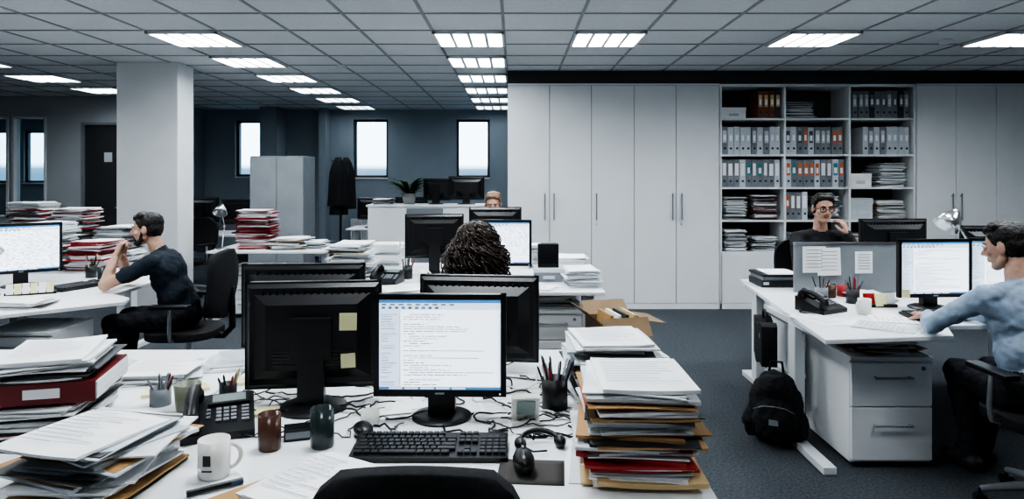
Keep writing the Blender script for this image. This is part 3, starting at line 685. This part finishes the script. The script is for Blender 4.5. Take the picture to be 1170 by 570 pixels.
for (x,y,a,s) in [(-.42,2.62,.3,3),(.1,2.80,-.2,4),(-.50,2.9,1.,3),(-.1,3.02,.1,4),(-.04,2.42,.2,2),(-.44,2.42,.5,2)]:
    sheets('loose_papers',x,y,ZD,a,s,.15,.21,seed=int(x*100)+200)
stack('paper_stack',-.75,3.03,ZD,.06,seed=131)
b=MB(); s_=.15
for (c,d) in [((0,-s_,.11),(.3,.006,.22)),((0,s_,.11),(.3,.006,.22)),((-s_,0,.11),(.006,.3,.22)),((s_,0,.11),(.006,.3,.22)),((0,0,.003),(.3,.3,.006))]: b.box(c,d,M_card)
b.box((0,-s_-.05,.2),(.3,.13,.005),M_card,(.9,0,0)); b.box((0,s_+.055,.25),(.3,.13,.005),M_card,(.6,0,0)); b.box((s_+.06,0,.215),(.13,.3,.005),M_card,(0,.15,0)); b.box((-s_-.05,0,.26),(.13,.3,.005),M_card,(0,.7,0))
for k in range(4): b.box((-.08+k*.05,0,.14),(.02,.24,.24),[M_kraft,M_paper,M_bindd,M_buff][k],(0,.12,0))
b.obj('cardboard_box',(.64,4.33,.425),D2R(12))
b=MB(); b.bx(-.17,.17,-.17,.17,0,.36,M_card); b.bx(-.172,.172,-.03,.03,.355,.362,M_buff); b.bx(-.175,.175,-.175,.175,.36,.42,M_card); b.obj('cardboard_box',(.64,4.33,0),D2R(8))
chair(-.2,1.62,0,True,.975,.225)

# ------------------------------------------------------------ organic bodies
def mesh_union(name,prims,voxel,smooth,mats,parent=None,mw=None,disp=0,dscale=.03):
    b=MB()
    for p in prims:
        if p[0]=='c':
            _,a,ra,c,rc,mi=p; a=Vector(a);c=Vector(c)
            b.cyl(a,c,ra,M_blk,rc,n=20); b.ell(a,(ra,)*3,M_blk,20,12); b.ell(c,(rc,)*3,M_blk,20,12)
        else:
            _,c,r,rot,mi=p; b.ell(c,r,M_blk,28,18,rot)
    ob=b.obj(name+'_tmp'); ob.data.materials.clear()
    m=ob.modifiers.new('r','REMESH'); m.mode='VOXEL'; m.voxel_size=voxel
    m=ob.modifiers.new('s','SMOOTH'); m.factor=.5; m.iterations=smooth
    if disp:
        tx=bpy.data.textures.new(name+'t','CLOUDS'); tx.noise_scale=dscale; tx.noise_depth=2
        m=ob.modifiers.new('d','DISPLACE'); m.texture=tx; m.strength=disp; m.mid_level=.5
    dg=bpy.context.evaluated_depsgraph_get(); dg.update()
    me=bpy.data.meshes.new_from_object(ob.evaluated_get(dg)); bpy.data.objects.remove(ob)
    n=len(me.polygons); C=np.zeros(n*3); me.polygons.foreach_get('center',C); C=C.reshape(-1,3)
    best=np.full(n,1e9); idx=np.zeros(n,int)
    for p in prims:
        if p[0]=='c':
            _,a,ra,c,rc,mi=p; a=np.array(a,float);c=np.array(c,float); ab=c-a; L=max(1e-9,ab@ab)
            t=np.clip(((C-a)@ab)/L,0,1); d=np.linalg.norm(C-(a+t[:,None]*ab),axis=1)-(ra+(rc-ra)*t)
        else:
            _,c,r,rot,mi=p; q=C-np.array(c,float)
            if rot is not None: q=q@np.array(rot)
            k=np.linalg.norm(q/np.array(r,float),axis=1); d=(k-1)*min(r)
        w=d<best; best[w]=d[w]; idx[w]=mi
    me.materials.clear()
    for mm in mats: me.materials.append(mm)
    me.polygons.foreach_set('material_index',idx.tolist()); me.polygons.foreach_set('use_smooth',[True]*n)
    me.name=name; o=bpy.data.objects.new(name,me); COL.objects.link(o)
    if parent: o.parent=parent
    if mw is not None: o.matrix_local=mw
    return o
e=bpy.data.objects.new('backpack',None); COL.objects.link(e); e.location=(1.50,3.93,0); e.rotation_euler=(D2R(-6),0,D2R(-25))
mesh_union('bag_body',[('e',(0,0,.21),(.15,.10,.21),None,0),('e',(0,.02,.14),(.16,.11,.14),None,0),('e',(0,-.07,.15),(.12,.07,.12),None,0),('e',(0,-.05,.32),(.10,.06,.08),None,0),('e',(.13,0,.12),(.05,.06,.09),None,0),('e',(-.13,0,.12),(.05,.06,.09),None,0)],.008,2,[M_fab],e,disp=.03,dscale=.05)
b=MB()
b.tube([(-.04,.04,.40),(-.03,.05,.46),(.03,.05,.46),(.04,.04,.40)],.008,M_fab,8)
for s in(-1,1): b.tube([(s*.07,.09,.37),(s*.10,.15,.30),(s*.12,.16,.18),(s*.11,.10,.05)],.014,M_fab,8)
b.tube([(-.11,-.12,.21),(-.06,-.145,.235),(0,-.15,.24),(.06,-.145,.235),(.11,-.12,.21)],.003,M_grey,6)
b.box((0,-.142,.15),(.05,.006,.03),M_grey); b.obj('bag_straps_and_zips',parent=e)
b=MB(); b.slab(lambda u,v:((u-.5)*.09*(1+.2*math.sin(v*3)),(v-.5)*.34,.0+.015*math.sin(v*9)),(0,0,.24),5,10,M_fab); b.tube([(0,-.1,.22),(0,-.08,.30),(0,.08,.30),(0,.1,.22)],.008,M_fab,6); b.bx(-.05,.05,-.12,-.04,.16,.19,M_grey); b.obj('laptop_bag',(1.56,4.25,.40),D2R(-12),bevel=.01)

# ------------------------------------------------------------ people
def hand_prims(w,f,n,side,curl,sp=1.):
    w=Vector(w); f=Vector(f).normalized(); n=Vector(n); n=(n-f*n.dot(f)).normalized(); s=f.cross(n)*side
    P=[('c',w-f*.03,.024,w+f*.005,.022,0)]
    Ls=[.070,.080,.074,.058]
    for i in range(4):
        o=(1.5-i)*.0215*sp; k=w+f*(.085-.004*abs(i-1))+s*o
        P.append(('c',w+f*.01+s*o*.55,.015,k,.0115,0)); a=0; p=k
        for j,(fr,ca) in enumerate([(.45,.45),(.31,.9),(.24,.7)]):
            a+=curl*ca*(1+.08*i); q=p+(f*math.cos(a)+n*math.sin(a))*Ls[i]*fr
            P.append(('c',p,.0098-.001*j,q,.0088-.001*j,0)); p=q
    t0=w+f*.015+s*.02; t1=t0+(f*.55+s*.6+n*.35).normalized()*.045; t2=t1+(f*.85+s*.25+n*.4).normalized()*.032; t3=t2+(f*.9+n*.45*max(.3,curl)).normalized()*.026
    P+=[('c',t0,.016,t1,.012,0),('c',t1,.0115,t2,.0105,0),('c',t2,.0105,t3,.0085,0)]
    return P
def person(name,loc,rz,P,shirt,pants,hair,style='short',bare_arms=False,head_rot=(0,0,0),beard=False,glasses=False,hands=None,curl=(.9,.9),female=False,collar=False):
    e=bpy.data.objects.new(name,None); COL.objects.link(e); e.location=loc; e.rotation_euler=(0,0,rz)
    pel,ch,nk,hd=[Vector(P[k]) for k in('pel','chest','neck','head')]
    f=.9 if female else 1.
    HR=Euler(head_rot).to_matrix()
    nt=hd+HR@Vector((0,-.035,-.06))
    pr=[('e',pel,(.165,.125,.12),None,1),('c',pel+Vector((0,0,.06)),.118,(pel+ch)/2,.115,0),
        ('e',(pel+ch)/2,(.155*f,.115,.15),None,0),('e',ch,(.168*f,.112,.17),None,0),
        ('c',nk+Vector((0,-.02,-.05)),.056*f,nt,.050*f,2),('c',nk+Vector((0,-.018,-.05)),.072*f,nk+Vector((0,-.015,-.016)),.060*f,0)]
    for s in('L','R'):
        sg=-1 if s=='L' else 1
        sh=Vector(P['sh'+s])+Vector((-sg*.008,0,-.018)); el=Vector(P['el'+s]); wr=Vector(P['wr'+s]); hp=pel+Vector((sg*.09,.03,-.03)); kn=Vector(P['kn'+s]); an=Vector(P['an'+s])
        pr+=[('c',nk+Vector((sg*.035,-.015,-.035)),.048*f,sh,.058*f,0)]
        pr+=[('c',ch+Vector((sg*.08,0,.02)),.09*f,sh+Vector((-sg*.02,0,-.03)),.062*f,0)]
        if bare_arms:
            m=sh.lerp(el,.58); pr+=[('c',sh,.058*f,m,.053*f,0),('c',m,.043*f,el,.038*f,2),('c',el,.038*f,el.lerp(wr,.3),.040*f,2),('c',el.lerp(wr,.3),.040*f,wr,.025*f,2)]
        else: pr+=[('c',sh,.057*f,el,.045*f,0),('c',el,.044*f,el.lerp(wr,.3),.044*f,0),('c',el.lerp(wr,.3),.044*f,wr,.031*f,0)]
        pr+=[('c',hp,.090,kn,.064,1),('c',kn,.062,kn.lerp(an,.3)+Vector((0,-.015,0)),.058,1),('c',kn.lerp(an,.3)+Vector((0,-.015,0)),.058,an,.042,1)]
        toe=an+Vector((0,.15,-.045)); pr+=[('c',an+Vector((0,-.03,-.03)),.042,toe,.036,3)]
        if collar: pr+=[('c',nk+Vector((0,-.075,.008)),.013,nk+Vector((sg*.055,-.03,.0)),.012,0),('c',nk+Vector((sg*.055,-.03,.0)),.012,nk+Vector((sg*.03,.045,-.03)),.010,0)]
    mesh_union('body',pr,.008,2,[shirt,pants,M_skin,M_blk2],e,disp=.02,dscale=.055)
    if hands:
        for k,(s,side) in enumerate((('L',1),('R',-1))):
            if hands.get(s):
                d,nn=hands[s]; mesh_union('hand_'+s.lower(),hand_prims(P['wr'+s],d,nn,side,curl[k]),.0035,2,[M_skin],e)
    HM=Matrix.Translation(hd)@HR.to_4x4()
    Hd=[('e',(0,-.015,.03),(.074,.092,.083),None,0),('e',(0,.026,-.03),(.058,.062,.075),None,0),('e',(0,.056,-.090),(.026,.026,.022),None,0),
        ('c',(-.050,.0,-.055),.020,(-.018,.052,-.088),.019,0),('c',(.050,.0,-.055),.020,(.018,.052,-.088),.019,0),
        ('c',(0,.085,.010),.008,(0,.108,-.024),.010,0),('e',(.012,.092,-.030),(.009,.009,.007),None,0),('e',(-.012,.092,-.030),(.009,.009,.007),None,0),
        ('c',(-.034,.070,.026),.011,(.034,.070,.026),.011,0),('e',(-.04,.056,-.022),(.022,.02,.018),None,0),('e',(.04,.056,-.022),(.022,.02,.018),None,0),
        ('c',(-.017,.083,-.053),.0055,(.017,.083,-.053),.0055,1),('c',(-.012,.083,-.061),.006,(.012,.083,-.061),.006,1),
        ('e',(.076,-.010,-.008),(.010,.019,.031),Euler((.15,0,-.4)).to_matrix(),0),('e',(-.076,-.010,-.008),(.010,.019,.031),Euler((.15,0,.4)).to_matrix(),0)]
    mesh_union('head',Hd,.0040,2,[M_skin,M_lip],e,HM)
    b=MB()
    for s in(-1,1):
        b.ell((s*.030,.076,.004),(.0135,.010,.008),M_eye,14,8); b.ell((s*.030,.0835,.004),(.006,.0040,.006),M_blk,10,6)
        b.tube([(s*.012,.083,.024),(s*.03,.084,.029),(s*.052,.070,.022)],[.003,.004,.002],hair,6)
        b.tube([(s*.016,.082,.010),(s*.030,.0875,.0135),(s*.045,.077,.009)],.0018,hair,5)
    if glasses:
        for s in(-1,1):
            b.tube([(s*.033+.023*math.cos(t),.097,.002+.018*math.sin(t)) for t in [i*2*math.pi/20 for i in range(21)]],.0026,M_blk,6)
            b.tube([(s*.056,.096,.008),(s*.078,.05,.01),(s*.083,-.01,.008)],.002,M_blk,6)
        b.tube([(-.01,.098,.006),(.01,.098,.006)],.002,M_blk,6)
    o=b.obj('eyes_and_brows',parent=e); o.matrix_local=HM
    if style=='short':
        hr=[('e',(0,-.028,.046),(.081,.093,.074),None,0),('e',(0,-.048,.005),(.077,.066,.078),None,0),
            ('c',(-.045,.040,.084),.024,(.045,.038,.086),.026,0),('c',(-.05,.01,.098),.028,(.04,.02,.102),.028,0),('c',(-.02,.055,.09),.018,(.03,.055,.092),.018,0),
            ('c',(-.066,.028,.06),.016,(-.074,.012,.01),.006,0),('c',(.066,.028,.06),.016,(.074,.012,.01),.006,0)]
        mesh_union('hair',hr,.0045,1,[hair],e,HM,disp=.010,dscale=.02)
        if beard:
            bd=[('c',(-.073,.008,-.015),.006,(-.058,.022,-.062),.013,0),('c',(.073,.008,-.015),.006,(.058,.022,-.062),.013,0),('c',(-.055,.018,-.066),.017,(-.018,.062,-.098),.018,0),('c',(.055,.018,-.066),.017,(.018,.062,-.098),.018,0),
                ('c',(-.012,.072,-.094),.017,(.012,.072,-.094),.017,0),('c',(-.020,.084,-.043),.005,(.020,.084,-.043),.005,0),('c',(-.024,.080,-.046),.006,(-.026,.066,-.08),.011,0),('c',(.024,.080,-.046),.006,(.026,.066,-.08),.011,0)]
            mesh_union('beard',bd,.0035,1,[hair],e,HM,disp=.004,dscale=.01)
    else:
        hr=[('e',(0,-.022,.045),(.080,.090,.073),None,0),('e',(0,-.055,-.02),(.084,.055,.10),None,0),('e',(0,-.055,-.10),(.095,.045,.09),None,0)]
        mesh_union('hair',hr,.006,2,[hair],e,HM,disp=.03,dscale=.03)
        q=random.Random(11); b=MB()
        for k in range(300):
            a=-q.uniform(-.35,math.pi+.35); tp=q.random()**.7
            sx,sy=math.cos(a),math.sin(a)
            L=q.uniform(.15,.38); ph=q.uniform(0,6); fq=q.uniform(20,34); cr=q.uniform(.010,.028); n_=34; pts=[]; wob=q.uniform(.6,1.8); lift=q.uniform(-.004,.022)
            for i in range(n_):
                t=i/(n_-1)
                g=min(1,t*2.6+ .25*tp); ang=g*math.pi/2
                rr=(.090+lift)*math.sin(ang); zz=.03+(.088+lift)*math.cos(ang)
                fall=max(0,t-.30)*L*1.5
                flare=.055*math.sin(min(1,fall/.2)*math.pi*.6)*wob
                base=Vector((sx*(rr*1.08+flare),-.02+sy*(rr+flare*.7)-.01*g,zz-fall*.9))
                w_=cr*min(1,t*3+.2)
                pts.append(base+Vector((math.cos(ph+fq*t),math.sin(ph+fq*t),.6*math.sin(ph*2+fq*t*.9)))*w_)
            b.tube(pts,[.0048]*(n_-2)+[.0034,.0012],hair,5)
        o=b.obj('hair_curls',parent=e); o.matrix_local=HM
    return e
def base_pose(**k):
    P=dict(pel=(0,0,.56),chest=(0,.03,.86),neck=(0,.03,1.02),head=(0,.07,1.17),
      shL=(-.185,.03,.97),shR=(.185,.03,.97),elL=(-.25,.18,.79),elR=(.25,.18,.79),wrL=(-.14,.42,.785),wrR=(.14,.42,.785),
      knL=(-.12,.43,.52),knR=(.12,.43,.52),anL=(-.12,.42,.10),anR=(.12,.42,.10)); P.update(k); return P
person('seated_man',(-2.38,4.9,0),D2R(96),base_pose(chest=(0,.10,.85),neck=(0,.165,1.01),head=(0,.25,1.165),shL=(-.18,.145,.965),shR=(.18,.145,.965),
   elL=(-.16,.46,.79),elR=(.19,.46,.79),wrL=(-.05,.435,.985),wrR=(.06,.445,.975)),M_navy,M_trs,M_hair,bare_arms=True,head_rot=(-.10,0,.05),beard=True,
   hands={'L':((.30,-.25,.9),(.5,-.75,-.2)),'R':((-.30,-.25,.9),(-.5,-.75,-.2))},curl=(1.25,1.25))
chair(-2.34,4.9,D2R(92),True,1.02)
person('seated_man',(2.50,5.66,0),D2R(176),base_pose(pel=(0,0,.58),chest=(0,.06,.93),neck=(0,.09,1.10),head=(0,.15,1.285),shL=(-.19,.08,1.05),shR=(.19,.08,1.05),
   elL=(-.27,.34,.80),elR=(.26,.34,.80),wrL=(-.165,.22,1.085),wrR=(.1,.5,.785)),M_blksh,M_trs,M_hair,head_rot=(-.14,0,.0),glasses=True,
   hands={'L':((.38,-.10,.95),(.8,-.6,0)),'R':((-.5,.6,0),(0,0,-1))},curl=(.75,.4))
chair(2.50,5.72,D2R(178),True,1.0)
person('seated_man',(2.43,3.19,0),D2R(8),base_pose(knL=(-.03,.43,.52),anL=(-.02,.36,.1),knR=(.16,.43,.52),chest=(0,.07,.87),neck=(0,.10,1.03),head=(0,.16,1.20),shL=(-.185,.09,.985),shR=(.185,.09,.985),
   elL=(-.27,.32,.79),elR=(.24,.38,.79),wrL=(-.10,.55,.785),wrR=(.14,.60,.785)),M_blush,M_trs,M_hair,head_rot=(-.22,0,.42),collar=True,
   hands={'L':((.25,.9,-.05),(0,0,-1)),'R':((-.2,.9,-.05),(0,0,-1))},curl=(.4,.4))
chair(2.47,3.13,D2R(2),True,1.02)
person('seated_woman',(-.25,4.33,0),D2R(-4),base_pose(chest=(0,.05,.82),neck=(0,.07,.95),head=(0,.10,1.11),shL=(-.165,.05,.915),shR=(.165,.05,.915),
   elL=(-.22,.22,.79),elR=(.22,.22,.79),wrL=(-.12,.46,.785),wrR=(.12,.46,.785)),M_blksh,M_trs,M_hairb,style='curly',head_rot=(-.1,0,0),female=True,
   hands={'L':((.1,.9,-.05),(0,0,-1)),'R':((-.1,.9,-.05),(0,0,-1))},curl=(.4,.4))
chair(-.25,4.26,0,True,.93)
person('seated_woman',(-.22,7.05,0),D2R(180),base_pose(chest=(0,.05,.88),neck=(0,.05,1.06),head=(0,.10,1.26),shL=(-.17,.04,1.0),shR=(.17,.04,1.0)),M_gsh,M_trs,M_hairl,female=True,head_rot=(-.3,0,0),
   hands={'L':((.1,.9,-.05),(0,0,-1)),'R':((-.1,.9,-.05),(0,0,-1))},curl=(.4,.4))
chair(-.22,7.1,D2R(180),True,1.0)

# ------------------------------------------------------------ world + camera
w=bpy.data.worlds.new('sky'); SC.world=w; w.use_nodes=True
N=w.node_tree.nodes; L=w.node_tree.links; bg=N['Background']
tc=N.new('ShaderNodeTexCoord'); sp=N.new('ShaderNodeSeparateXYZ'); cr=N.new('ShaderNodeValToRGB')
L.new(tc.outputs['Generated'],sp.inputs[0]); L.new(sp.outputs['Z'],cr.inputs[0]); L.new(cr.outputs[0],bg.inputs['Color'])
el=cr.color_ramp.elements; el[0].position=0.; el[0].color=(.10,.15,.20,1); el[1].position=.6; el[1].color=(.80,.90,1,1)
x=el.new(.0095); x.color=(.14,.20,.27,1); x=el.new(.014); x.color=(.82,.91,1.,1)
bg.inputs['Strength'].default_value=3.2
cam=bpy.data.cameras.new('camera'); co=bpy.data.objects.new('camera',cam); COL.objects.link(co)
co.location=(0,0,1.55); co.rotation_euler=(D2R(90),0,0)
cam.lens=24.0; cam.sensor_width=36; cam.shift_y=-85/1170; cam.shift_x=-3/1170; cam.clip_start=.05; cam.clip_end=100
SC.camera=co
try:
    SC.view_settings.view_transform='AgX'; SC.view_settings.look='AgX - High Contrast'
except Exception: pass
SC.view_settings.exposure=0.45
